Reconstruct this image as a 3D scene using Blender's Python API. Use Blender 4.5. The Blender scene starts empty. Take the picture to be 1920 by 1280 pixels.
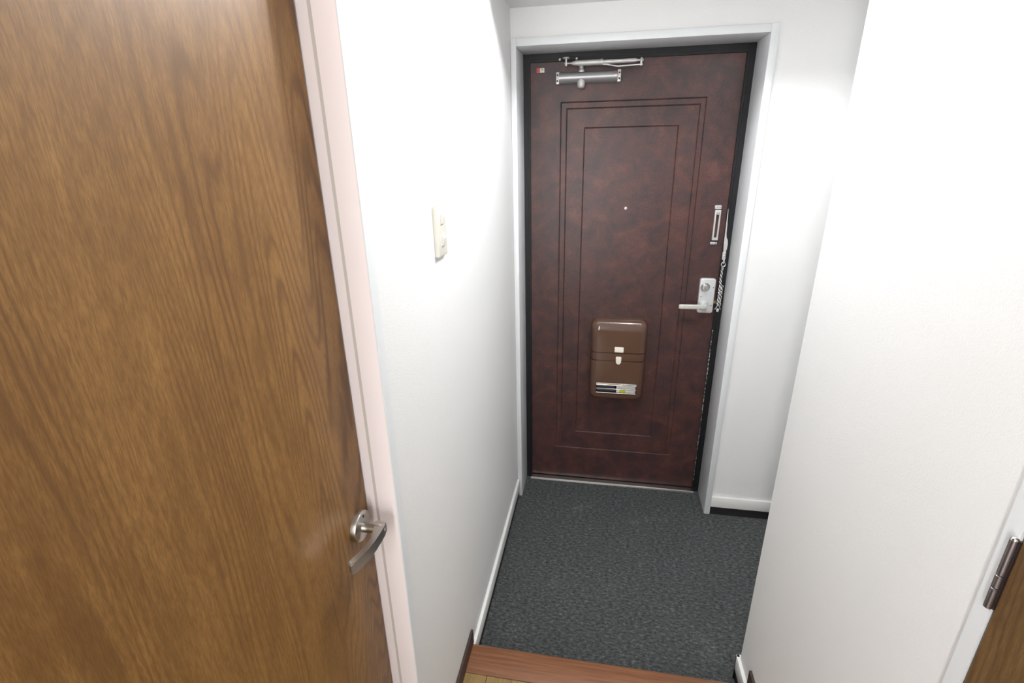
import bpy, bmesh, math, random
from mathutils import Vector, Matrix
random.seed(7)
SC = bpy.context.scene
COL = SC.collection
PI = math.pi

# ------------------------------------------------------------------ camera, world, light, exposure
cam_d = bpy.data.cameras.new('camera')
cam_d.sensor_width = 36.0
cam_d.lens = 939.977 / 1920 * 36.0
cam_d.clip_start = 0.02
cam = bpy.data.objects.new('camera', cam_d)
COL.objects.link(cam)
YAW, PITCH, ROLL = 0.1837, 0.3564, -0.0196
fwd = Vector((-math.sin(YAW) * math.cos(PITCH), math.cos(YAW) * math.cos(PITCH), -math.sin(PITCH)))
r0 = Vector((math.cos(YAW), math.sin(YAW), 0))
u0 = r0.cross(fwd)
rgt = math.cos(ROLL) * r0 + math.sin(ROLL) * u0
upv = -math.sin(ROLL) * r0 + math.cos(ROLL) * u0
cam.matrix_world = Matrix(((rgt.x, upv.x, -fwd.x, 0.3476), (rgt.y, upv.y, -fwd.y, -2.0666),
                           (rgt.z, upv.z, -fwd.z, 1.6091), (0, 0, 0, 1)))
SC.camera = cam

world = bpy.data.worlds.new('world')
SC.world = world
world.use_nodes = True
bg = world.node_tree.nodes['Background']
bg.inputs[0].default_value = (1.0, 0.97, 0.93, 1)
bg.inputs[1].default_value = 0.6


def light(name, kind, loc, watts, size=0.1, rot=(0, 0, 0), color=(1, 1, 1)):
    d = bpy.data.lights.new(name, kind)
    d.energy = watts
    d.color = color
    if kind == 'AREA':
        d.shape = 'DISK'
        d.size = size
    else:
        d.shadow_soft_size = size
    o = bpy.data.objects.new(name, d)
    o.location = loc
    o.rotation_euler = rot
    COL.objects.link(o)
    return o


light('hall_lamp', 'POINT', (0.60, -0.645, 2.26), 24.0, 0.04, color=(0.96, 0.985, 1.0))
# added unseen light strip a metre behind the viewer, fills jamb and end wall
rear_fill = light('added_rear_fill', 'AREA', (0.065, -3.02, 1.35), 13.0, 0.8, rot=(PI / 2, 0, 0), color=(1.0, 0.985, 0.97))
rear_fill.data.shape = 'RECTANGLE'
rear_fill.data.size = 0.16
rear_fill.data.size_y = 1.6

vs = SC.view_settings
vs.view_transform = 'Standard'
vs.look = 'None'
vs.gamma = 1.0
vs.use_curve_mapping = False
vs.exposure = 0.66


# ------------------------------------------------------------------ materials
def new_mat(name, color, rough=0.5, metal=0.0, spec=0.5):
    m = bpy.data.materials.new(name)
    m.use_nodes = True
    b = m.node_tree.nodes['Principled BSDF']
    b.inputs['Base Color'].default_value = (*color, 1)
    b.inputs['Roughness'].default_value = rough
    b.inputs['Metallic'].default_value = metal
    b.inputs['Specular IOR Level'].default_value = spec
    return m


class NT:
    """small helper round a material's node tree"""
    def __init__(self, m):
        self.t = m.node_tree
        self.b = self.t.nodes['Principled BSDF']
        self.co = self.t.nodes.new('ShaderNodeTexCoord').outputs['Object']

    def n(self, kind, **kw):
        nd = self.t.nodes.new(kind)
        for k, v in kw.items():
            setattr(nd, k, v)
        return nd

    def link(self, a, b):
        self.t.links.new(a, b)

    def mapped(self, scale):
        mp = self.n('ShaderNodeMapping')
        mp.inputs['Scale'].default_value = scale
        self.link(self.co, mp.inputs['Vector'])
        return mp.outputs['Vector']

    def noise(self, vec, scale, detail=3, rough=0.5, dist=0.0):
        nd = self.n('ShaderNodeTexNoise')
        nd.inputs['Scale'].default_value = scale
        nd.inputs['Detail'].default_value = detail
        nd.inputs['Roughness'].default_value = rough
        nd.inputs['Distortion'].default_value = dist
        self.link(vec, nd.inputs['Vector'])
        return nd.outputs['Fac']

    def ramp(self, fac, stops):
        nd = self.n('ShaderNodeValToRGB')
        e = nd.color_ramp.elements
        while len(e) < len(stops):
            e.new(0.5)
        for el, (p, c) in zip(e, stops):
            el.position = p
            el.color = (*c, 1)
        self.link(fac, nd.inputs['Fac'])
        return nd.outputs['Color']

    def mix(self, fac, a, b, mode='MIX'):
        nd = self.n('ShaderNodeMix', data_type='RGBA', blend_type=mode)
        if isinstance(fac, float):
            nd.inputs[0].default_value = fac
        else:
            self.link(fac, nd.inputs[0])
        for sock, v in ((nd.inputs[6], a), (nd.inputs[7], b)):
            if isinstance(v, tuple):
                sock.default_value = (*v, 1)
            else:
                self.link(v, sock)
        return nd.outputs[2]

    def math(self, op, a, b=None, c=None):
        nd = self.n('ShaderNodeMath', operation=op)
        for i, v in enumerate((a, b, c)):
            if v is None:
                continue
            if isinstance(v, (int, float)):
                nd.inputs[i].default_value = v
            else:
                self.link(v, nd.inputs[i])
        return nd.outputs[0]

    def bump(self, h, strength, dist):
        nd = self.n('ShaderNodeBump')
        nd.inputs['Strength'].default_value = strength
        nd.inputs['Distance'].default_value = dist
        self.link(h, nd.inputs['Height'])
        self.link(nd.outputs['Normal'], self.b.inputs['Normal'])

    def color(self, c):
        self.link(c, self.b.inputs['Base Color'])


def wallpaper():
    m = new_mat('white_wallpaper', (0.77, 0.768, 0.763), 0.75, spec=0.25)
    k = NT(m)
    v = k.mapped((1, 1, 0.75))
    a = k.noise(v, 420, 3, 0.6)
    b = k.noise(v, 900, 2, 0.6)
    h = k.math('ADD', a, k.math('MULTIPLY', b, 0.6))
    k.bump(h, 0.45, 0.0012)
    k.color(k.mix(k.noise(v, 200, 2), (0.76, 0.758, 0.752), (0.78, 0.778, 0.773)))
    return m


def carpet():
    m = new_mat('charcoal_sheet', (0.08, 0.085, 0.085), 0.8, spec=0.2)
    k = NT(m)
    v = k.mapped((1, 1, 1))
    a = k.noise(k.mapped((0.8, 1.5, 1)), 82, 5, 0.78)
    c1 = k.ramp(a, [(0.34, (0.018, 0.020, 0.021)), (0.46, (0.055, 0.060, 0.061)), (0.55, (0.085, 0.089, 0.089)), (0.68, (0.19, 0.19, 0.185))])
    t = k.noise(k.mapped((1.0, 1.3, 1)), 95, 2, 0.6)
    c2 = k.ramp(t, [(0.38, (0.86, 1.05, 1.02)), (0.5, (1, 1, 1)), (0.62, (1.12, 0.98, 0.95))])
    c3 = k.mix(1.0, c1, c2, 'MULTIPLY')
    d = k.noise(k.mapped((1, 1, 1)), 5.0, 4, 0.6)
    c4 = k.ramp(d, [(0.35, (0.92, 0.92, 0.92)), (0.62, (1.0, 1.0, 1.0)), (0.75, (1.35, 1.35, 1.33))])
    k.color(k.mix(1.0, c3, c4, 'MULTIPLY'))
    k.bump(a, 0.5, 0.0015)
    return m


def oak(name, dark, mid, light_, seed=(0, 0, 0)):
    """brown wood veneer: the grain runs along z, across y"""
    m = new_mat(name, mid, 0.42, spec=0.4)
    k = NT(m)
    sep = k.n('ShaderNodeSeparateXYZ')
    k.link(k.co, sep.inputs[0])
    y = sep.outputs['Y']
    z = sep.outputs['Z']
    # cathedral figure: rings bent by slow noise, their strength varying over the sheet
    slow = k.noise(k.mapped((1, 4.2, 0.42)), 1.0, 2, 0.45)
    slow2 = k.noise(k.mapped((1, 22.0, 5.0)), 1.0, 3, 0.55)
    ring = k.math('ADD', k.math('MULTIPLY', y, 48.0), k.math('MULTIPLY', slow, 60.0))
    ring = k.math('ADD', ring, k.math('MULTIPLY', slow2, 1.7))
    s = k.math('SINE', k.math('MULTIPLY', ring, 6.2832))
    s = k.math('MULTIPLY_ADD', s, 0.5, 0.5)
    s = k.math('POWER', s, 2.2)
    area = k.noise(k.mapped((1, 5.0, 0.6)), 1.0, 3, 0.6)
    area = k.ramp(area, [(0.40, (0.12, 0.12, 0.12)), (0.64, (1, 1, 1))])
    pores = k.noise(k.mapped((1, 560, 55)), 1.0, 4, 0.7)
    streak = k.noise(k.mapped((1, 55, 1.6)), 1.0, 3, 0.5)
    cloud = k.noise(k.mapped((1, 18, 7)), 1.0, 5, 0.65)
    base = k.mix(k.ramp(streak, [(0.32, (0, 0, 0)), (0.68, (1, 1, 1))]), mid, light_)
    base = k.mix(k.math('MULTIPLY', k.math('MULTIPLY', s, area), 0.95), base, dark)
    base = k.mix(k.ramp(pores, [(0.40, (0.50, 0.50, 0.50)), (0.60, (0, 0, 0))]), base, dark)
    base = k.mix(k.ramp(cloud, [(0.38, (0.40, 0.40, 0.40)), (0.62, (0, 0, 0))]), base, dark)
    k.color(base)
    k.bump(pores, 0.12, 0.0006)
    return m


def steel_door():
    m = new_mat('maroon_sheet', (0.085, 0.045, 0.04), 0.36, spec=0.4)
    k = NT(m)
    a = k.noise(k.mapped((1, 1, 1)), 15.0, 6, 0.6, 0.4)
    c = k.ramp(a, [(0.30, (0.040, 0.024, 0.024)), (0.46, (0.060, 0.030, 0.028)), (0.58, (0.080, 0.034, 0.029)), (0.72, (0.105, 0.046, 0.038))])
    f = k.noise(k.mapped((1, 1, 0.8)), 190, 3, 0.6)
    c2 = k.ramp(f, [(0.36, (0.78, 0.78, 0.80)), (0.62, (1.12, 1.10, 1.10))])
    k.color(k.mix(1.0, c, c2, 'MULTIPLY'))
    k.bump(f, 0.15, 0.0006)
    return m


def red_wood(name, a_, b_):
    m = new_mat(name, a_, 0.45, spec=0.4)
    k = NT(m)
    g = k.noise(k.mapped((5, 130, 130)), 1.0, 4, 0.65)
    w = k.noise(k.mapped((9, 9, 9)), 1.0, 4, 0.6)
    c = k.mix(k.ramp(g, [(0.35, (0, 0, 0)), (0.65, (1, 1, 1))]), a_, b_)
    c = k.mix(k.ramp(w, [(0.62, (0, 0, 0)), (0.78, (0.35, 0.35, 0.35))]), c, (0.36, 0.25, 0.20))
    k.color(c)
    return m


def yellow_wood():
    m = new_mat('yellow_brown_boards', (0.27, 0.165, 0.06), 0.4, spec=0.4)
    k = NT(m)
    g = k.noise(k.mapped((130, 5, 130)), 1.0, 4, 0.65)
    w = k.noise(k.mapped((18, 5, 18)), 1.0, 3, 0.6)
    c = k.mix(k.ramp(g, [(0.35, (0, 0, 0)), (0.65, (1, 1, 1))]), (0.20, 0.125, 0.045), (0.31, 0.20, 0.072))
    k.color(k.mix(k.ramp(w, [(0.45, (0, 0, 0)), (0.7, (0.5, 0.5, 0.5))]), c, (0.22, 0.16, 0.04)))
    return m


def brushed(name, col, rough):
    m = new_mat(name, col, rough, 1.0)
    k = NT(m)
    n = k.noise(k.mapped((60, 60, 900)), 1.0, 2, 0.5)
    k.bump(n, 0.04, 0.0004)
    return m


def black_paint():
    m = new_mat('black_steel_paint', (0.010, 0.010, 0.012), 0.45, spec=0.3)
    k = NT(m)
    n = k.noise(k.mapped((1, 1, 1)), 420, 2, 0.5)
    k.bump(n, 0.08, 0.0005)
    return m


def chipped():
    m = new_mat('bare_steel_chips', (0.5, 0.5, 0.5), 0.4, 0.0)
    k = NT(m)
    n = k.noise(k.mapped((160, 160, 90)), 1.0, 4, 0.7)
    k.color(k.ramp(n, [(0.50, (0.018, 0.018, 0.02)), (0.58, (0.62, 0.62, 0.60))]))
    return m


M_WALL = wallpaper()
M_CEIL = new_mat('white_ceiling_paper', (0.77, 0.768, 0.763), 0.8, spec=0.2)
M_CARPET = carpet()
M_OAK = oak('brown_oak_veneer', (0.110, 0.048, 0.012), (0.262, 0.131, 0.037), (0.318, 0.165, 0.048))
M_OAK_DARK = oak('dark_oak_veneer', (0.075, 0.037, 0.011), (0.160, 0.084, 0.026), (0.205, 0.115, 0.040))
M_MAROON = steel_door()
M_FRAME_WHITE = new_mat('white_wrap', (0.72, 0.735, 0.75), 0.38, spec=0.5)
M_JAMB = new_mat('bounce_tinted_white_wrap', (0.86, 0.785, 0.79), 0.38, spec=0.5)  # pink of light bounced off the wood, put into the jamb's base colour
M_GASKET = new_mat('beige_gasket', (0.56, 0.52, 0.475), 0.6)
M_BASE = new_mat('white_skirting_vinyl', (0.78, 0.775, 0.75), 0.5)
M_BLACKSTRIP = new_mat('black_rubber', (0.012, 0.012, 0.013), 0.6)
M_BROWNSKIRT = new_mat('dark_brown_skirting', (0.045, 0.026, 0.020), 0.5)
M_KAMACHI = red_wood('red_brown_wood', (0.165, 0.062, 0.026), (0.245, 0.105, 0.048))
M_BOARD = yellow_wood()
M_BLACK = black_paint()
M_CHIP = chipped()
M_STEEL = brushed('brushed_steel', (0.60, 0.59, 0.57), 0.26)
M_DOORSTEEL = brushed('satin_nickel', (0.50, 0.48, 0.45), 0.28)
M_CHROME = new_mat('chrome', (0.72, 0.72, 0.72), 0.15, 1.0)
M_SILVER = new_mat('silver_paint', (0.40, 0.40, 0.41), 0.36, 0.6)
M_LIGHTSILVER = new_mat('light_silver_paint', (0.55, 0.545, 0.535), 0.38, 0.4)
M_LOCK = new_mat('satin_silver_lock', (0.60, 0.60, 0.61), 0.38, 0.35)
M_LEVER = new_mat('pale_silver_lever', (0.58, 0.57, 0.53), 0.35, 0.3)
M_BRASS = new_mat('brass', (0.45, 0.36, 0.16), 0.35, 1.0)
M_HINGE = new_mat('dark_chrome_hinge', (0.33, 0.30, 0.31), 0.34, 1.0)
M_MAILBOX = new_mat('glossy_brown_plastic', (0.095, 0.049, 0.033), 0.10, spec=0.6)
M_DARKBOX = new_mat('dark_brown_inside', (0.02, 0.016, 0.013), 0.6)
M_CREAM = new_mat('cream_plastic', (0.80, 0.74, 0.66), 0.4)
M_SWITCH = new_mat('ivory_plastic', (0.66, 0.645, 0.575), 0.35)
M_ROCKER = new_mat('pale_rocker_plastic', (0.74, 0.71, 0.67), 0.35)
M_PAPER = new_mat('white_paper', (0.75, 0.74, 0.70), 0.7)
M_YELLOW = new_mat('yellow_print', (0.62, 0.60, 0.03), 0.7)
M_RED = new_mat('red_print', (0.55, 0.06, 0.035), 0.5)
M_GREYPRINT = new_mat('grey_print', (0.33, 0.32, 0.30), 0.6)
M_HOLE = new_mat('screw_recess', (0.05, 0.045, 0.045), 0.5)
M_GLASS = new_mat('lens_glass', (0.85, 0.85, 0.88), 0.08, 0.6)
M_DARKGLAZE = new_mat('dark_leaflet', (0.03, 0.03, 0.032), 0.4)


# ------------------------------------------------------------------ mesh helpers
def obj(name, bm, mat, parent=None, smooth=None):
    me = bpy.data.meshes.new(name)
    bmesh.ops.recalc_face_normals(bm, faces=bm.faces[:])
    bm.to_mesh(me)
    bm.free()
    me.materials.append(mat)
    if smooth is not None:
        for p in me.polygons:
            p.use_smooth = True
        me.set_sharp_from_angle(angle=math.radians(smooth))
    o = bpy.data.objects.new(name, me)
    COL.objects.link(o)
    if parent:
        o.parent = parent
        bpy.context.view_layer.update()
        o.matrix_parent_inverse = parent.matrix_world.inverted()
    return o


def empty(name, loc):
    o = bpy.data.objects.new(name, None)
    o.empty_display_size = 0.05
    o.location = loc
    COL.objects.link(o)
    bpy.context.view_layer.update()
    return o


def tag(o, label=None, cat=None, kind=None, group=None):
    for k, v in (('label', label), ('category', cat), ('kind', kind), ('group', group)):
        if v:
            o[k] = v
    return o


def add_box(bm, x0, x1, y0, y1, z0, z1, bev=0.0, seg=2, edges=None):
    r = bmesh.ops.create_cube(bm, size=1.0)
    vs_ = r['verts']
    for v in vs_:
        v.co = Vector((x0 if v.co.x < 0 else x1, y0 if v.co.y < 0 else y1, z0 if v.co.z < 0 else z1))
    if bev > 0:
        es = list({e for v in vs_ for e in v.link_edges})
        if edges:
            def ax(e):
                d = e.verts[0].co - e.verts[1].co
                return 'xyz'[max(range(3), key=lambda i: abs(d[i]))]
            es = [e for e in es if ax(e) in edges]
        bmesh.ops.bevel(bm, geom=es, offset=bev, segments=seg, affect='EDGES', profile=0.5)
    return bm


def box(*a, **k):
    return add_box(bmesh.new(), *a, **k)


def add_lathe(bm, prof, origin, axis, n=32):
    """prof: (radius, distance along axis)"""
    ax = Vector(axis).normalized()
    t = Vector((0, 0, 1)) if abs(ax.z) < 0.9 else Vector((1, 0, 0))
    e1 = ax.cross(t).normalized()
    e2 = ax.cross(e1)
    O = Vector(origin)
    rings = []
    for r, h in prof:
        if r < 1e-6:
            rings.append([bm.verts.new(O + ax * h)])
        else:
            rings.append([bm.verts.new(O + ax * h + (e1 * math.cos(2 * PI * i / n) + e2 * math.sin(2 * PI * i / n)) * r) for i in range(n)])
    for a, b in zip(rings, rings[1:]):
        for i in range(n):
            j = (i + 1) % n
            if len(a) == 1 and len(b) == 1:
                continue
            if len(a) == 1:
                bm.faces.new((a[0], b[i], b[j]))
            elif len(b) == 1:
                bm.faces.new((a[i], a[j], b[0]))
            else:
                bm.faces.new((a[i], a[j], b[j], b[i]))
    return bm


def lathe(*a, **k):
    return add_lathe(bmesh.new(), *a, **k)


def add_sweep(bm, path, prof, up=(0, 0, 1), closed=False, scales=None, cap=True):
    """sweep a 2-D profile (side, up) along a path"""
    P = [Vector(p) for p in path]
    n = len(P)
    U = Vector(up)
    rings = []
    for i, p in enumerate(P):
        if closed:
            t = P[(i + 1) % n] - P[i - 1]
        else:
            t = P[min(i + 1, n - 1)] - P[max(i - 1, 0)]
        t.normalize()
        s = t.cross(U)
        if s.length < 1e-4:
            s = t.cross(Vector((1, 0, 0)))
        s.normalize()
        u = s.cross(t)
        k = scales[i] if scales else 1.0
        if not isinstance(k, tuple):
            k = (k, k)
        rings.append([bm.verts.new(p + s * a * k[0] + u * b * k[1]) for a, b in prof])
    m = len(prof)
    for i in range(n if closed else n - 1):
        A, B = rings[i], rings[(i + 1) % n]
        for j in range(m):
            q = (j + 1) % m
            bm.faces.new((A[j], A[q], B[q], B[j]))
    if not closed and cap:
        bm.faces.new(rings[0][::-1])
        bm.faces.new(rings[-1])
    return bm


def circ(r, n=10):
    return [(r * math.cos(2 * PI * i / n), r * math.sin(2 * PI * i / n)) for i in range(n)]


def rrect(w, h, r, n=5):
    out = []
    for cx, cy, a0 in ((w / 2 - r, h / 2 - r, 0), (-w / 2 + r, h / 2 - r, PI / 2), (-w / 2 + r, -h / 2 + r, PI), (w / 2 - r, -h / 2 + r, 1.5 * PI)):
        for i in range(n + 1):
            a = a0 + PI / 2 * i / n
            out.append((cx + r * math.cos(a), cy + r * math.sin(a)))
    return out


def add_plate(bm, cx, cz, w, h, r, y_back, y_front, edge=0.0, n=5, seg=3):
    """rounded plate standing in the xz plane, front towards -y, with rounded front edge"""
    loops = [(0.0, y_back)]
    if edge > 0:
        for i in range(seg + 1):
            a = PI / 2 * i / seg
            loops.append((edge * (1 - math.cos(a)), y_front + edge - edge * math.sin(a)))
    else:
        loops.append((0.0, y_front))
    rings = []
    for ins, y in loops:
        rings.append([bm.verts.new((cx + a, y, cz + b)) for a, b in rrect(w - 2 * ins, h - 2 * ins, max(r - ins, 0.0003), n)])
    m = len(rings[0])
    for A, B in zip(rings, rings[1:]):
        for j in range(m):
            q = (j + 1) % m
            bm.faces.new((A[j], A[q], B[q], B[j]))
    bm.faces.new(rings[0][::-1])
    bm.faces.new(rings[-1])
    return bm


def plate(*a, **k):
    return add_plate(bmesh.new(), *a, **k)


def add_prism(bm, pts, axis, a, b):
    """polygon of 2-D points extruded along an axis ('x': pts=(y,z), 'y': (x,z), 'z': (x,y))"""
    def mk(p, h):
        return {'x': (h, p[0], p[1]), 'y': (p[0], h, p[1]), 'z': (p[0], p[1], h)}[axis]
    A = [bm.verts.new(mk(p, a)) for p in pts]
    B = [bm.verts.new(mk(p, b)) for p in pts]
    n = len(pts)
    for i in range(n):
        j = (i + 1) % n
        bm.faces.new((A[i], A[j], B[j], B[i]))
    bm.faces.new(A[::-1])
    bm.faces.new(B)
    return bm


def prism(*a, **k):
    return add_prism(bmesh.new(), *a, **k)


def cut(o, cutter_bm):
    """boolean difference, applied"""
    c = obj('cutter', cutter_bm, M_HOLE)
    md = o.modifiers.new('cut', 'BOOLEAN')
    md.operation = 'DIFFERENCE'
    md.solver = 'EXACT'
    md.object = c
    bpy.context.view_layer.update()
    dg = bpy.context.evaluated_depsgraph_get()
    me = bpy.data.meshes.new_from_object(o.evaluated_get(dg))
    o.modifiers.clear()
    old = o.data
    o.data = me
    me.name = o.name
    bpy.data.meshes.remove(old)
    cm = c.data
    bpy.data.objects.remove(c)
    bpy.data.meshes.remove(cm)


# ------------------------------------------------------------------ sizes (metres; z = 0 is the entry floor, y = 0 the door casing)
XL = -0.022            # left wall face
XR = 0.835             # right wall face
YB = 0.010             # end wall face
XN = 1.80              # far side of the recess beside the door
DW, DH = 0.871, 1.98   # clear width and height inside the white casing
YF = 0.168             # front of the black frame
YD = 0.184             # front of the entrance door leaf
CZ = 2.46              # corridor ceiling
SZ = 2.103             # lowered ceiling over the door
YS = -0.435            # edge of the lowered ceiling
ZH = 0.109             # hall floor
YK0, YK1 = -0.916, -1.014
YEND = -3.05

# ------------------------------------------------------------------ setting: floors
o = obj('floor', box(-0.15, XN + 0.1, -1.0, 0.24, -0.08, 0.0), M_CARPET)
tag(o, 'mottled charcoal sheet floor of the sunken entry', 'floor', 'structure')
fl = obj('floor', box(-0.15, 0.95, YEND, YK1 - 0.02, 0.0, ZH - 0.014), M_DARKBOX)
tag(fl, 'raised hall floor of yellow brown boards behind the step', 'floor', 'structure')
pw = 0.0755
x = XL
i = 0
while x < XR - 0.01:
    x1 = min(x + pw, XR)
    for ya, yb in ((YK1 - 0.0012, -1.46 - 0.3 * (i % 2)), (-1.461 - 0.3 * (i % 2), -2.6)):
        obj('plank', box(x + 0.0006, x1 - 0.0006, yb, ya, ZH - 0.014, ZH, bev=0.0009, seg=1), M_BOARD, fl)
    x = x1
    i += 1
bm = box(XL, XR, YK1, YK0, 0.0, ZH + 0.001, bev=0.005, seg=3, edges='x')
tag(obj('trim_1', bm, M_KAMACHI, smooth=40), 'red brown wooden step nosing between dark entry floor and hall', 'step', 'structure')

# ------------------------------------------------------------------ setting: walls
D2A, D2B = -1.339, -2.145      # opening of the left door
D3A, D3B = -1.518, -2.30       # opening of the right door
bm = box(-0.14, XL, D2A + 0.012, 0.26, -0.08, CZ)
add_box(bm, -0.14, XL, YEND, D2B - 0.012, -0.08, CZ)
add_box(bm, -0.14, XL, D2B - 0.012, D2A + 0.012, 2.03, CZ)
tag(obj('wall_left', bm, M_WALL), 'white papered wall with the light switch on it', 'wall', 'structure')
bm = box(XR, 0.95, D3A + 0.012, -0.818, -0.08, CZ)
add_box(bm, XR, 0.95, YEND, D3B - 0.012, -0.08, CZ)
add_box(bm, XR, 0.95, D3B - 0.012, D3A + 0.012, 2.03, CZ)
tag(obj('wall_right', bm, M_WALL), 'white papered wall on the right, ending at a free corner', 'wall', 'structure')
bm = box(DW + 0.02, XN + 0.1, YB, 0.26, -0.08, CZ)
add_box(bm, XL, DW + 0.02, YB, 0.26, DH + 0.02, CZ)
tag(obj('wall_back', bm, M_WALL), 'white wall around the maroon entrance door', 'wall', 'structure')
bm = box(XN, XN + 0.1, -0.918, YB, -0.08, CZ)
add_box(bm, 0.95, XN, -0.918, -0.818, -0.08, CZ)
tag(obj('wall_recess', bm, M_WALL), 'white side wall of the recess right of the entrance', 'wall', 'structure')
tag(obj('ceiling', box(-0.14, XN + 0.1, YEND, YS, CZ, CZ + 0.1), M_CEIL), 'white ceiling of the corridor', 'ceiling', 'structure')
tag(obj('ceiling', box(XL, XN, YS, YB, SZ, CZ + 0.1), M_CEIL), 'lowered white ceiling right above the entrance door', 'ceiling', 'structure')
# far end of the corridor
tag(obj('wall_front', box(-0.14, 0.95, YEND - 0.1, YEND, 0.9 * 0, CZ), M_WALL), 'white wall behind the viewer', 'wall', 'structure')

# ------------------------------------------------------------------ setting: baseboards
bz0, bz1 = 0.043, 0.098


def baseboard(name, segs, label):
    b = bmesh.new()
    s = bmesh.new()
    for x0, x1, y0, y1, dx, dy in segs:
        add_box(b, x0, x1, y0, y1, bz0, bz1, bev=0.002, seg=2)
        add_box(s, x0 + (0 if dx <= 0 else 0) + (0.004 if dx < 0 else 0), x1 - (0.004 if dx > 0 else 0),
                y0 + (0.004 if dy < 0 else 0), y1 - (0.004 if dy > 0 else 0), 0.0, bz0)
    o_ = obj(name, b, M_BASE, smooth=40)
    tag(o_, label, 'baseboard', 'structure')
    tag(obj('base_strip', s, M_BLACKSTRIP, o_), 'black strip under the white board')


baseboard('baseboard_left', [(XL, XL + 0.0115, YK0, -0.0005, 1, 0)], 'white baseboard along the left wall beside the dark floor')
baseboard('baseboard_back', [(DW + 0.026, XN, YB - 0.0115, YB, 0, -1)], 'white baseboard on the end wall right of the door casing')
baseboard('baseboard_right', [(XR - 0.0115, XR, YK0, -0.818 + 0.0115, -1, 0), (XR - 0.0115, 0.95, -0.818, -0.818 + 0.0115, 0, 1)],
          'short white baseboard at the free corner of the right wall')
tag(obj('baseboard_left', box(XL, XL + 0.008, D2A + 0.028, -0.910, ZH, ZH + 0.056, bev=0.0015), M_BROWNSKIRT),
    'dark brown skirting on the left wall above the step', 'baseboard', 'structure')
tag(obj('baseboard_right', box(XR - 0.008, XR, D3A + 0.024, -0.914, ZH, ZH + 0.06, bev=0.0015), M_BROWNSKIRT),
    'dark brown skirting on the right wall above the step', 'baseboard', 'structure')

# ------------------------------------------------------------------ door 1: the maroon entrance door
d1 = empty('door_1', (DW / 2, YD, 0))
tag(d1, 'maroon steel entrance door with grooved panel in a black frame', 'door', 'structure')
# white casing boards
obj('casing', box(XL + 0.001, 0.0, 0.0, YF + 0.004, 0.0, DH + 0.026, bev=0.0012, seg=2), M_FRAME_WHITE, d1, 40)
obj('casing', box(DW, DW + 0.026, 0.0, YF + 0.004, 0.0, DH + 0.026, bev=0.0012, seg=2), M_FRAME_WHITE, d1, 40)
obj('casing', box(0.0, DW, 0.0, YF + 0.004, DH, DH + 0.026, bev=0.0012, seg=2), M_FRAME_WHITE, d1, 40)
# black steel frame, stepped: front face, then a shallow rabbet against the leaf
fx0, fx1, fz = 0.027, 0.8425, 1.951


def frame_post(x_out, x_in, sgn):
    pts = [(x_out, YF), (x_in - sgn * 0.009, YF), (x_in - sgn * 0.009, YF + 0.003), (x_in, YF + 0.003), (x_in, 0.25), (x_out, 0.25)]
    return prism(pts, 'z', 0.0, DH)


obj('frame_post', frame_post(0.0, fx0, 1), M_BLACK, d1)
obj('frame_post', frame_post(DW, fx1, -1), M_BLACK, d1)
bm = prism([(YF, DH), (YF, fz + 0.009), (YF + 0.003, fz + 0.009), (YF + 0.003, fz), (0.25, fz), (0.25, DH)], 'x', fx0, fx1)
obj('frame_head', bm, M_BLACK, d1)
# scuffed bare-metal edge of the right post
bm = bmesh.new()
for z0, z1, w in ((0.06, 0.30, 0.0018), (0.30, 0.62, 0.0026), (0.62, 0.86, 0.0032)):
    add_box(bm, fx1 - 0.0006, fx1 + w, YF + 0.0022, YF + 0.0034, z0, z1)
tag(obj('paint_chips', bm, M_CHIP, d1), 'bare metal chips along the edge of the black post')
sc = [(-0.0015, 1.385), (-0.0005, 1.385), (0.0035, 1.32), (0.0045, 1.285), (0.007, 1.270), (0.0130, 1.258), (0.0150, 1.240), (0.0140, 1.222), (0.0105, 1.208), (0.0015, 1.208), (-0.0012, 1.25)]
obj('worn_patch', prism([(fx1 + a + 0.002, z) for a, z in sc], 'y', YF - 0.0007, YF + 0.0035), M_LIGHTSILVER, d1)
tag(d1.children[-1], 'pale worn metal patch on the black post above the chain')
# stainless threshold
bm = prism([(0.150, 0.0), (0.152, 0.006), (0.156, 0.008), (YF + 0.06, 0.011), (YF + 0.06, 0.0)], 'x', fx0 - 0.004, fx1 + 0.004)
tag(obj('threshold', bm, M_STEEL, d1), 'brushed steel threshold strip')

# leaf: one sheet with pressed grooves
lx0, lx1, lz0, lz1 = 0.0245, 0.8465, 0.0135, 1.9545
rects = [(0.152, 0.7165, 0.190, 1.8035), (0.176, 0.6955, 0.190, 1.780), (0.2495, 0.6195, 0.2875, 1.706)]
G, GD = 0.0028, 0.0022


def breaks(lo, hi, cs):
    out = [lo, hi]
    for c in cs:
        out += [c - G, c, c + G]
    return sorted(set(out))


xs = breaks(lx0, lx1, [r_[0] for r_ in rects] + [r_[1] for r_ in rects])
zs = breaks(lz0, lz1, [r_[2] for r_ in rects] + [r_[3] for r_ in rects])


def groove_depth(x_, z_):
    e = 1e-6
    for a, b, c, d in rects:
        if (abs(x_ - a) < e or abs(x_ - b) < e) and c - e <= z_ <= d + e:
            return GD
        if (abs(z_ - c) < e or abs(z_ - d) < e) and a - e <= x_ <= b + e:
            return GD
    return 0.0


bm = bmesh.new()
grid = [[bm.verts.new((xx, YD + groove_depth(xx, zz), zz)) for zz in zs] for xx in xs]
for a in range(len(xs) - 1):
    for b in range(len(zs) - 1):
        bm.faces.new((grid[a][b], grid[a + 1][b], grid[a + 1][b + 1], grid[a][b + 1]))
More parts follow.
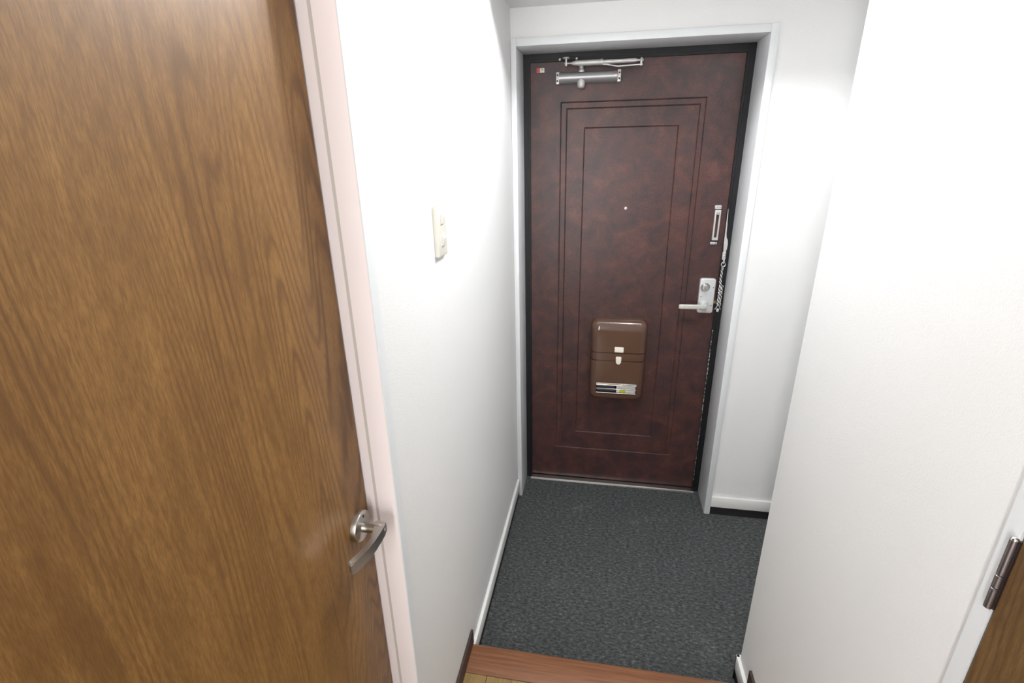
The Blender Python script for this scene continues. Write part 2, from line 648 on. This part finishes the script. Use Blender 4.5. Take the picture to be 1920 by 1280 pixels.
# sides and back
bk = {}
for a in range(len(xs)):
    for b in range(len(zs)):
        if a in (0, len(xs) - 1) or b in (0, len(zs) - 1):
            bk[(a, b)] = bm.verts.new((xs[a], YD + 0.04, zs[b]))
ring = [(a, 0) for a in range(len(xs))] + [(len(xs) - 1, b) for b in range(1, len(zs))] + \
       [(a, len(zs) - 1) for a in range(len(xs) - 2, -1, -1)] + [(0, b) for b in range(len(zs) - 2, 0, -1)]
for p, q in zip(ring, ring[1:] + ring[:1]):
    bm.faces.new((grid[p[0]][p[1]], grid[q[0]][q[1]], bk[q], bk[p]))
bm.faces.new([bk[p] for p in ring])
obj('leaf', bm, M_MAROON, d1)

# peephole
pe = obj('peephole', lathe([(0.0075, 0.001), (0.0075, -0.003), (0.0060, -0.005), (0.0042, -0.005)], (0.433, YD, 1.387), (0, 1, 0), 24), M_CHROME, d1, 50)
obj('lens', lathe([(0.0043, -0.0045), (0.003, -0.0062), (0.0, -0.0068)], (0.433, YD, 1.387), (0, 1, 0), 24), M_GLASS, pe, 60)

# lock plate with thumb turn and lever
lp = obj('lock_plate', plate(0.800, 1.0155, 0.0655, 0.155, 0.010, YD - 0.0002, YD - 0.016, 0.0035), M_LOCK, d1, 50)
obj('thumb_turn', lathe([(0.0195, 0.0), (0.0195, -0.003), (0.018, -0.0045), (0.0165, -0.0045), (0.016, -0.003), (0.0, -0.003)], (0.790, YD - 0.0158, 1.055), (0, 1, 0), 36), M_STEEL, lp, 40)
obj('turn_knob', plate(0.790, 1.054, 0.0125, 0.030, 0.006, YD - 0.018, YD - 0.034, 0.003), M_CHROME, lp, 50)
bm = bmesh.new()
for sx, sz in ((0.8235, 1.055), (0.778, 1.0145), (0.823, 0.974)):
    add_lathe(bm, [(0.0036, 0.001), (0.0036, -0.0012), (0.0022, -0.0018), (0.002, -0.0006), (0, -0.0006)], (sx, YD - 0.016, sz), (0, 1, 0), 14)
tag(obj('screw', bm, M_STEEL, lp, 40))['kind'] = 'stuff'
obj('lever_collar', lathe([(0.0205, 0.0), (0.0205, -0.004), (0.0175, -0.008), (0.0115, -0.009), (0.0105, -0.036), (0.0, -0.036)], (0.791, YD - 0.0158, 0.9755), (0, 1, 0), 32), M_LOCK, lp, 40)
path = [(0.801, 0.1335, 0.9765), (0.795, 0.1325, 0.9765), (0.780, 0.1305, 0.9765), (0.74, 0.1300, 0.9760), (0.70, 0.1300, 0.9755), (0.686, 0.1305, 0.9755), (0.683, 0.131, 0.9755)]
bm = add_sweep(bmesh.new(), path, rrect(0.012, 0.0205, 0.0035, 4), scales=[(0.7, 0.7), (1, 0.95), (1, 1), (1, 1), (1, 1), (1, 0.97), (0.6, 0.75)])
tag(obj('lever', bm, M_LEVER, lp, 50), 'pale silver lever handle')
obj('latch_bolt', box(0.832, 0.8445, YD - 0.010, YD - 0.0005, 0.981, 0.993, bev=0.001), M_BRASS, d1)

# door guard: hinged slotted bar between two small plates
gd = obj('door_guard', plate(0.8055, 1.3910, 0.0250, 0.0150, 0.002, YD - 0.0002, YD - 0.011, 0.001), M_LIGHTSILVER, d1, 40)
tag(gd, 'silver swing-bar guard, slotted loop between two plates')
bm = plate(0.8065, 1.319, 0.0235, 0.124, 0.002, YD - 0.004, YD - 0.014, 0.001)
bar = obj('guard_bar', bm, M_LIGHTSILVER, gd, 40)
cut(bar, plate(0.8065, 1.319, 0.0115, 0.104, 0.0056, YD + 0.02, YD - 0.05))
obj('guard_plate', plate(0.8045, 1.2435, 0.0270, 0.0105, 0.003, YD - 0.0002, YD - 0.007, 0.001), M_LIGHTSILVER, gd, 40)
obj('guard_knob', lathe([(0.0035, 0.0), (0.0035, -0.012), (0.0055, -0.013), (0.0055, -0.016), (0.004, -0.018), (0, -0.018)], (0.8065, YD, 1.365), (0, 1, 0), 20), M_CHROME, gd, 40)
for sx, sz, yy in ((0.7995, 1.392, 0.011), (0.8115, 1.392, 0.011), (0.7985, 1.2440, 0.007), (0.8105, 1.2440, 0.007)):
    obj('screw', lathe([(0.0038, 0.0), (0.0036, -0.0012), (0.0022, -0.0022), (0, -0.0025)], (sx, YD - yy, sz), (0, 1, 0), 16), M_CHROME, gd, 60)

# ------------------------------------------------------------------ door closer
dc = empty('door_closer', (0.26, YD, 1.89))
tag(dc, 'silver door closer with folded arm at the top of the maroon door', 'door closer')
yc = YD - 0.030
bz = 1.889
prof = []
for k in range(13):      # D-shaped section: flat back, round front
    a = PI / 2 - PI * k / 12
    prof.append((YD - 0.022 - 0.027 * math.cos(a), bz + 0.0205 * math.sin(a)))
prof += [(YD - 0.002, bz - 0.0205), (YD - 0.002, bz + 0.0205)]
bd = obj('body', prism(prof, 'x', 0.146, 0.372), M_SILVER, dc, 40)
for x0, x1, s in ((0.1335, 0.1465, -1), (0.3715, 0.3845, 1)):
    pl = obj('end_plate', box(x0, x1, YD - 0.036, YD - 0.0005, bz - 0.0215, bz + 0.0215, bev=0.0015), M_LIGHTSILVER, dc, 40)
    for zz in (bz + 0.010, bz - 0.0105):
        obj('screw', lathe([(0.0036, 0.0005), (0.0036, -0.0012), (0.0018, -0.0014), (0, -0.0008)], ((x0 + x1) / 2 + s * 0.001, YD - 0.036, zz), (0, 1, 0), 16), M_HOLE, pl, 40)
xp, yp = 0.2325, YD - 0.034
obj('bottom_cap', lathe([(0.0125, 0.008), (0.0140, 0.0), (0.0148, -0.012), (0.0130, -0.020), (0.0085, -0.024), (0, -0.025)], (xp, yp, bz - 0.0155), (0, 0, 1), 28), M_LIGHTSILVER, dc, 40)
obj('spindle', lathe([(0.0125, 0.0), (0.0135, 0.006), (0.0120, 0.010), (0.0095, 0.012), (0.0085, 0.022), (0.013, 0.023), (0.013, 0.028), (0, 0.028)], (xp, yp, bz + 0.0165), (0, 0, 1), 28), M_SILVER, dc, 40)
# main arm: flat bent bar from the spindle out to the elbow
xe, ye = 0.4570, 0.118
bm = add_sweep(bmesh.new(), [(xp - 0.012, yp, 1.930), (xp + 0.02, yp - 0.003, 1.930), (0.300, 0.141, 1.929), (0.330, 0.136, 1.9262), (0.372, 0.130, 1.9175), (0.42, 0.124, 1.9185), (xe, ye, 1.9185), (xe + 0.006, ye - 0.001, 1.9185)],
               rrect(0.014, 0.0042, 0.001, 2), scales=[(0.8, 1.2), (1.2, 1.3), (1, 1), (1, 1), (0.9, 1), (0.8, 1), (0.8, 1), (0.55, 1)])
obj('main_arm', bm, M_LIGHTSILVER, dc, 40)
# forearm: tapered tube in a sleeve, from the frame shoe to the elbow
A = Vector((0.173, 0.142, 1.9375))
B = Vector((xe, ye, 1.9335))
L = (B - A).length
fa = obj('forearm', lathe([(0.0028, -0.006), (0.0028, 0.018), (0.0080, 0.033), (0.0092, 0.045), (0.0092, 0.132), (0.0104, 0.133), (0.0104, 0.142), (0.0070, 0.143), (0.0068, 0.150), (0.0076, 0.156), (0.0072, 0.262), (0.0035, 0.272), (0.0028, L + 0.008), (0, L + 0.008)],
                        A, B - A, 20), M_LIGHTSILVER, dc, 40)
obj('elbow_pin', lathe([(0.0, -0.021), (0.0030, -0.020), (0.0045, -0.017), (0.0045, -0.002), (0.0062, -0.001), (0.0062, 0.003), (0.004, 0.006), (0.0025, 0.009), (0, 0.009)], B, (0, 0, 1), 18), M_LIGHTSILVER, dc, 50)
obj('frame_shoe', box(0.143, 0.222, YF - 0.008, YF + 0.0002, 1.9525, 1.9615, bev=0.001), M_BLACK, dc)
obj('shoe_post', lathe([(0.0, -0.010), (0.0045, -0.009), (0.0052, -0.004), (0.0052, 0.003), (0.0040, 0.004), (0.0040, 0.015), (0.0135, 0.018), (0.0135, 0.0205), (0, 0.0205)], A, (0, 0, 1), 22), M_LIGHTSILVER, dc, 40)
obj('shoe_tab', box(0.164, 0.184, 0.146, YF, 1.9545, 1.9575), M_LIGHTSILVER, dc)
for sx in (0.1465, 0.212):
    obj('screw', lathe([(0.005, 0.0), (0.0047, -0.0015), (0.003, -0.0030), (0, -0.0035)], (sx, YF - 0.008, 1.9555), (0, 1, 0), 16), M_LIGHTSILVER, dc, 60)
# small red mark and pale label on the body
bm = bmesh.new()
yfr = YD - 0.0495
for q_ in ((0.3575, 1.8965), (0.3640, 1.8965), (0.3575, 1.9010), (0.3635, 1.9010), (0.3675, 1.8990)):
    add_box(bm, q_[0] - 0.0022, q_[0] + 0.0022, yfr + 0.0035, yfr + 0.012, q_[1] - 0.0014, q_[1] + 0.0014)
tag(obj('brand_mark', bm, M_RED, bd), 'small red mark at the right end of the closer')['kind'] = 'stuff'
obj('rating_label', box(0.3570, 0.3685, yfr - 0.0004, yfr + 0.006, 1.8835, 1.8915), M_LIGHTSILVER, bd)

# sticker in the corner of the door
st = obj('sticker', plate(0.0675, 1.9235, 0.0310, 0.0160, 0.001, YD + 0.0002, YD - 0.0006), M_PAPER)
tag(st, 'small red and white sticker in the top left corner of the maroon door', 'sticker')
obj('red_half', box(0.0522, 0.0655, YD - 0.0009, YD - 0.0005, 1.9158, 1.9312), M_RED, st)
bm = box(0.0700, 0.0800, YD - 0.0009, YD - 0.0005, 1.9262, 1.9284)
add_box(bm, 0.0720, 0.0745, YD - 0.0009, YD - 0.0005, 1.9208, 1.9262)
add_box(bm, 0.0760, 0.0785, YD - 0.0009, YD - 0.0005, 1.9225, 1.9262)
tag(obj('print', bm, M_GREYPRINT, st))['kind'] = 'stuff'

# ------------------------------------------------------------------ mailbox
mb = empty('mailbox', (0.434, YD, 0.505))
tag(mb, 'brown plastic mailbox with rounded corners hanging on the maroon door', 'mailbox')
MX, MW, MZ0, MZ1, MD = 0.4345, 0.252, 0.508, 0.903, 0.072


def shell(scale_in=0.0, z0=None, z1=None):
    rx, rz = 0.030, 0.052
    bm_ = bmesh.new()
    rings = []
    N = 12
    w, h = MW - 2 * scale_in, MZ1 - MZ0 - 2 * scale_in
    zc = (MZ0 + MZ1) / 2
    lv = [(0, 0)] + [(1, PI / 2 * k_ / N) for k_ in range(N + 1)]
    dep = MD - scale_in
    for f_, a_ in lv:
        if f_ == 0:
            y_, ix, izt, izb = YD - 0.0003, 0, 0, 0
        else:
            y_ = YD - (dep - 0.036) - 0.036 * math.sin(a_)
            ix = rx * (1 - math.cos(a_))
            izt = rz * (1 - math.cos(a_))
            izb = 0.022 * (1 - math.cos(a_))
        ww, hh = w - 2 * ix, h - izt - izb
        cz_ = zc + (izb - izt) / 2
        rings.append([bm_.verts.new((MX + p_[0], y_, cz_ + p_[1])) for p_ in rrect(ww, hh, max(0.034 - ix * 0.7, 0.006), 8)])
    m_ = len(rings[0])
    for A_, B_ in zip(rings, rings[1:]):
        for j in range(m_):
            q_ = (j + 1) % m_
            bm_.faces.new((A_[j], A_[q_], B_[q_], B_[j]))
    bm_.faces.new(rings[0][::-1])
    bm_.faces.new(rings[-1])
    for zz, keep_above in ((z0, True), (z1, False)):
        if zz is None:
            continue
        g = bm_.verts[:] + bm_.edges[:] + bm_.faces[:]
        n_ = (0, 0, -1) if keep_above else (0, 0, 1)
        res = bmesh.ops.bisect_plane(bm_, geom=g, plane_co=(0, 0, zz), plane_no=n_, clear_outer=True)
        es = [e for e in res['geom_cut'] if isinstance(e, bmesh.types.BMEdge)]
        bmesh.ops.edgeloop_fill(bm_, edges=es)
    return bm_


core = obj('core', shell(0.0075), M_MAILBOX, mb, 30)
obj('upper_cover', shell(0, 0.7520, None), M_MAILBOX, mb, 30)
obj('middle_band', shell(0.0012, 0.7135, 0.7482), M_MAILBOX, mb, 30)
lc = obj('lower_cover', shell(0, None, 0.7090), M_MAILBOX, mb, 30)
SX0, SX1, SZ0, SZ1 = 0.3425, 0.5275, 0.5455, 0.5985
yfm = YD - MD
cut(lc, box(SX0, SX1, yfm - 0.01, yfm + 0.030, SZ0, SZ1))
cut(core, box(SX0 + 0.0001, SX1 - 0.0001, yfm - 0.01, yfm + 0.040, SZ0 + 0.0001, SZ1 - 0.0001))
obj('slot_back', box(SX0 + 0.001, SX1 - 0.001, yfm + 0.030, yfm + 0.038, SZ0 + 0.001, SZ1 - 0.001), M_DARKBOX, mb)
for zz, hh in ((0.5915, 0.0120), (0.5685, 0.0035), (0.5475, 0.0035)):
    bm = plate((SX0 + SX1) / 2, zz, SX1 - SX0, hh, 0.0012, yfm + 0.006, yfm - 0.0022, 0.0008)
    if hh > 0.01:
        add_plate(bm, (SX0 + SX1) / 2, zz - 0.0035, SX1 - SX0, 0.0035, 0.001, yfm - 0.002, yfm - 0.0042, 0.0008)
    tag(obj('chrome_bar', bm, M_CHROME, mb, 40))
tag(obj('tag_plate', plate(0.4385, 0.7672, 0.0405, 0.0255, 0.003, yfm, yfm - 0.0022, 0.0010), M_CREAM, mb, 40), 'cream tag')
bm = bmesh.new()
add_prism(bm, [(0.4385 + a, 0.7160 + b) for a, b in ((-0.0125, 0.0175), (0.0125, 0.0175), (0.0115, -0.006), (0.0085, -0.0145), (0.003, -0.0180), (-0.003, -0.0180), (-0.0085, -0.0145), (-0.0115, -0.006))], 'y', yfm + 0.001, yfm - 0.010)
bmesh.ops.bevel(bm, geom=bm.edges[:], offset=0.0018, segments=2, affect='EDGES')
tag(obj('latch', bm, M_CREAM, mb, 50), 'cream latch tab')
# printed paper inside, seen through the slot
lf = obj('leaflet', box(0.437, 0.524, yfm + 0.010, yfm + 0.012, 0.5485, 0.5870), M_PAPER)
tag(lf, 'white leaflet with a yellow patch seen through the mailbox slot', 'leaflet')
obj('yellow_patch', box(0.4525, 0.4800, yfm + 0.0094, yfm + 0.0101, 0.5495, 0.5640), M_YELLOW, lf)
lf2 = obj('leaflet', prism([(0.346, 0.5490), (0.434, 0.5490), (0.430, 0.5700), (0.416, 0.5830), (0.346, 0.5860)], 'y', yfm + 0.014, yfm + 0.017), M_DARKGLAZE)
tag(lf2, 'black glossy leaflet at the left of the mailbox slot', 'leaflet')

# ------------------------------------------------------------------ door chain on the right frame post
ch = empty('door_chain', (0.851, YF, 0.95))
tag(ch, 'chrome door chain hooked up on the black frame post right of the lock', 'door chain')
yk = YF - 0.0055
obj('hook_plate', plate(0.8500, 1.1925, 0.0135, 0.034, 0.002, YF + 0.0002, YF - 0.0035, 0.001), M_LIGHTSILVER, ch, 40)
for zz in (1.2035, 1.1905):
    obj('screw', lathe([(0.0036, 0.0), (0.0034, -0.0012), (0.002, -0.0024), (0, -0.0027)], (0.8510, YF - 0.0035, zz), (0, 1, 0), 14), M_CHROME, ch, 60)
obj('hook', add_sweep(bmesh.new(), [(0.8500, YF - 0.003, 1.181), (0.8500, YF - 0.010, 1.180), (0.8500, YF - 0.0155, 1.173), (0.8500, YF - 0.0150, 1.166), (0.8495, YF - 0.0125, 1.163)], circ(0.0028), up=(1, 0, 0)), M_LIGHTSILVER, ch, 60)


def ring_path(c, rx_, rz_, ang, n=20):
    """stadium-like ring standing in a plane turned by ang about z"""
    out = []
    for i_ in range(n):
        a_ = 2 * PI * i_ / n
        h_ = rx_ * math.cos(a_)
        out.append((c[0] + h_ * math.cos(ang), c[1] + h_ * math.sin(ang), c[2] + rz_ * math.sin(a_)))
    return out


obj('ring', add_sweep(bmesh.new(), ring_path((0.8495, YF - 0.0125, 1.1585), 0.0085, 0.0095, 0.15, 24), circ(0.0022, 8), up=(0, 1, 0.01), closed=True), M_CHROME, ch, 60)
obj('ring', add_sweep(bmesh.new(), ring_path((0.8490, YF - 0.0100, 1.1430), 0.0060, 0.0095, 0.9, 20), circ(0.0020, 8), up=(0.3, 1, 0.01), closed=True), M_CHROME, ch, 60)
# twisted links: two strands hanging side by side down to the anchor
for k in range(20):
    z_ = 1.1310 - k * 0.0078
    obj('link', add_sweep(bmesh.new(), ring_path((0.8485 + 0.0006 * math.sin(k), YF - 0.0065, z_), 0.0042, 0.0060, 0.75 if k % 2 else -0.75, 14), circ(0.0014, 6), up=(0.2, 1, 0.02), closed=True), M_CHROME, ch, 60)
for k in range(11):
    z_ = 1.0600 - k * 0.0080
    obj('link', add_sweep(bmesh.new(), ring_path((0.8575 + 0.0008 * math.cos(2 * k), YF - 0.0060, z_), 0.0042, 0.0060, 0.75 if k % 2 else -0.75, 14), circ(0.0014, 6), up=(0.2, 1, 0.02), closed=True), M_STEEL, ch, 60)
# anchor: a small bracket with two legs
obj('anchor_leg', add_sweep(bmesh.new(), [(0.8500, YF - 0.006, 0.9790), (0.8455, YF - 0.006, 0.9680), (0.8420, YF - 0.004, 0.9610), (0.8410, YF, 0.9585)], circ(0.0022, 8)), M_LIGHTSILVER, ch, 60)
obj('anchor_leg', add_sweep(bmesh.new(), [(0.8540, YF - 0.006, 0.9790), (0.8580, YF - 0.006, 0.9680), (0.8615, YF - 0.004, 0.9610), (0.8625, YF, 0.9585)], circ(0.0022, 8)), M_LIGHTSILVER, ch, 60)
obj('anchor_foot', plate(0.8518, 0.9545, 0.0110, 0.0150, 0.003, YF + 0.0002, YF - 0.008, 0.002), M_LIGHTSILVER, ch, 40)
for fx in (0.8410, 0.8625):
    obj('screw', lathe([(0.0034, 0.0), (0.0032, -0.0014), (0.002, -0.0026), (0, -0.0030)], (fx, YF, 0.9585), (0, 1, 0), 14), M_CHROME, ch, 60)

# ------------------------------------------------------------------ door 2: brown wood door on the left
d2 = empty('door_2', (-0.075, D2A, ZH))
tag(d2, 'brown wood-grain hall door with a steel lever handle on the left', 'door', 'structure')
ya = D2A
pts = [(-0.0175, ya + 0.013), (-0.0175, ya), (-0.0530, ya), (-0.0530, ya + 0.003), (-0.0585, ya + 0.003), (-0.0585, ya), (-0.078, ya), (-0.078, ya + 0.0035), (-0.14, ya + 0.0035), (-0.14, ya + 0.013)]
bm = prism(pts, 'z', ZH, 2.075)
tag(obj('jamb', bm, M_JAMB, d2), 'white door jamb tinted pink for bounced light, with a thin groove')
tag(obj('gasket', box(-0.0585, -0.0530, ya + 0.0006, ya + 0.004, ZH, 2.02), M_GASKET, d2), 'beige sealing strip in the jamb')
obj('casing', prism([(-0.0175, ya), (-0.0155, ya - 0.0004), (-0.015, ya + 0.0015), (-0.015, ya + 0.0255), (-0.0165, ya + 0.027), (XL, ya + 0.027), (XL, ya + 0.0135), (-0.0175, ya + 0.0135)], 'z', ZH, 2.075), M_FRAME_WHITE, d2)
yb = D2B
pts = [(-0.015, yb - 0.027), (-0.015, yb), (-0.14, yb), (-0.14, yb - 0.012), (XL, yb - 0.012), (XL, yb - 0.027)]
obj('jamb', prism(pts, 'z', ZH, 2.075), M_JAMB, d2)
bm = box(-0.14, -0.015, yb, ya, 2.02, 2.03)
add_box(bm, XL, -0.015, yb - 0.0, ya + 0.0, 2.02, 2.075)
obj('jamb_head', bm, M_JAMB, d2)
obj('leaf', box(-0.112, -0.075, yb + 0.003, ya - 0.0025, ZH + 0.006, 2.017, bev=0.0015), M_OAK, d2)

# handle
hy, hz = -1.3835, 0.9755
h = obj('handle', lathe([(0.0, -0.002), (0.0285, -0.002), (0.0285, 0.0090), (0.0278, 0.0105), (0.0262, 0.0115), (0.0, 0.0115)], (-0.075, hy, hz), (1, 0, 0), 48), M_DOORSTEEL, d2, 35)
tag(h, 'brushed steel lever handle on a round rose')
obj('screw', lathe([(0.0028, -0.0005), (0.0028, 0.0010), (0.0014, 0.0012), (0, 0.0004)], (-0.0635, hy + 0.004, hz + 0.019), (1, 0, 0), 16), M_HOLE, h, 40)
obj('neck', lathe([(0.0095, 0.0), (0.0095, 0.026), (0.0092, 0.034), (0.0075, 0.040), (0.004, 0.043), (0, 0.0435)], (-0.064, hy, hz - 0.002), (1, 0, 0), 28), M_DOORSTEEL, h, 40)
# lever: outer and inner outline seen from above, extruded in z with soft edges
outer = [(-0.0230, -1.3720), (-0.0215, -1.3850), (-0.0212, -1.4030), (-0.0222, -1.4230), (-0.0250, -1.4430), (-0.0295, -1.4600), (-0.0345, -1.4730), (-0.0390, -1.4820)]
inner = [(-0.0475, -1.4740), (-0.0430, -1.4640), (-0.0385, -1.4500), (-0.0350, -1.4330), (-0.0335, -1.4160), (-0.0345, -1.4030), (-0.0390, -1.3910), (-0.0450, -1.3780), (-0.0440, -1.3705)]
bm = prism(outer + inner, 'z', hz - 0.0135, hz + 0.0065)
# lower end slants a little deeper towards the tip
for v in bm.verts:
    t_ = max(0.0, (-1.40 - v.co.y) / 0.08)
    v.co.z -= 0.0035 * t_ if v.co.z < hz - 0.005 else 0.0015 * t_
bmesh.ops.bevel(bm, geom=bm.edges[:], offset=0.0016, segments=3, affect='EDGES', clamp_overlap=True)
obj('lever', bm, M_DOORSTEEL, h, 50)

# ------------------------------------------------------------------ door 3: brown door at the right edge
d3 = empty('door_3', (XR, D3A, ZH))
tag(d3, 'dark brown door with a hinge at the lower right edge', 'door', 'structure')
yo = -1.495
pts = [(XR - 0.007, yo), (XR - 0.007, D3A), (XR + 0.012, D3A), (0.95, D3A), (0.95, D3A + 0.012), (XR, D3A + 0.012), (XR, yo)]
obj('casing', prism(pts, 'z', ZH, 2.05), M_FRAME_WHITE, d3)
pts = [(XR - 0.007, D3B - 0.023), (XR - 0.007, D3B), (0.95, D3B), (0.95, D3B - 0.012), (XR, D3B - 0.012), (XR, D3B - 0.023)]
obj('casing', prism(pts, 'z', ZH, 2.05), M_FRAME_WHITE, d3)
bm = box(XR - 0.007, XR, D3B, D3A, 2.02, 2.05)
add_box(bm, XR, 0.95, D3B, D3A, 2.02, 2.03)
obj('casing_head', bm, M_FRAME_WHITE, d3)
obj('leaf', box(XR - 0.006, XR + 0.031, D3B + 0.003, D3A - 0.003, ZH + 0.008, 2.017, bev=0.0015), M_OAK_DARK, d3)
hx, hy3 = XR - 0.0100, D3A + 0.0015
hg = obj('hinge', box(XR - 0.0068, XR + 0.022, D3A - 0.0026, D3A - 0.0004, 1.085, 1.187), M_HINGE, d3)
for z0, z1 in ((1.085, 1.1155), (1.1165, 1.1345), (1.1355, 1.187)):
    obj('knuckle', lathe([(0, z0), (0.0036, z0), (0.0043, z0 + 0.0006), (0.0043, z1 - 0.0006), (0.0036, z1), (0, z1)], (hx, hy3, 0), (0, 0, 1), 20), M_HINGE, hg, 40)
obj('pin_cap', lathe([(0, 1.1905), (0.002, 1.1902), (0.0038, 1.1888), (0.0042, 1.187), (0, 1.187)], (hx, hy3, 0), (0, 0, 1), 20), M_CHROME, hg, 50)

# ------------------------------------------------------------------ light switch
sw = empty('light_switch', (XL, -0.963, 1.452))
tag(sw, 'ivory double light switch on the white left wall', 'light switch')
bm = bmesh.new()
add_plate(bm, 0, 0, 0.066, 0.116, 0.004, 0.0, -0.0095, 0.003)
bm.transform(Matrix.Translation((XL, -0.963, 1.4525)) @ Matrix.Rotation(PI / 2, 4, 'Z'))
pl = obj('plate', bm, M_SWITCH, sw, 40)
for zc_ in (1.4780, 1.4300):
    bm = box(XL - 0.001, XL + 0.0100, -0.963 - 0.0135 + 0.001, -0.963 + 0.0125, zc_ - 0.0135, zc_ + 0.0145)
    obj('rocker_frame', bm, M_ROCKER, sw)
    bm = prism([(XL + 0.0098, zc_ + 0.0120), (XL + 0.0155, zc_ + 0.0060), (XL + 0.0130, zc_ - 0.0105), (XL + 0.0098, zc_ - 0.0120)], 'y', -0.9725, -0.9545)
    obj('rocker', bm, M_ROCKER, sw)
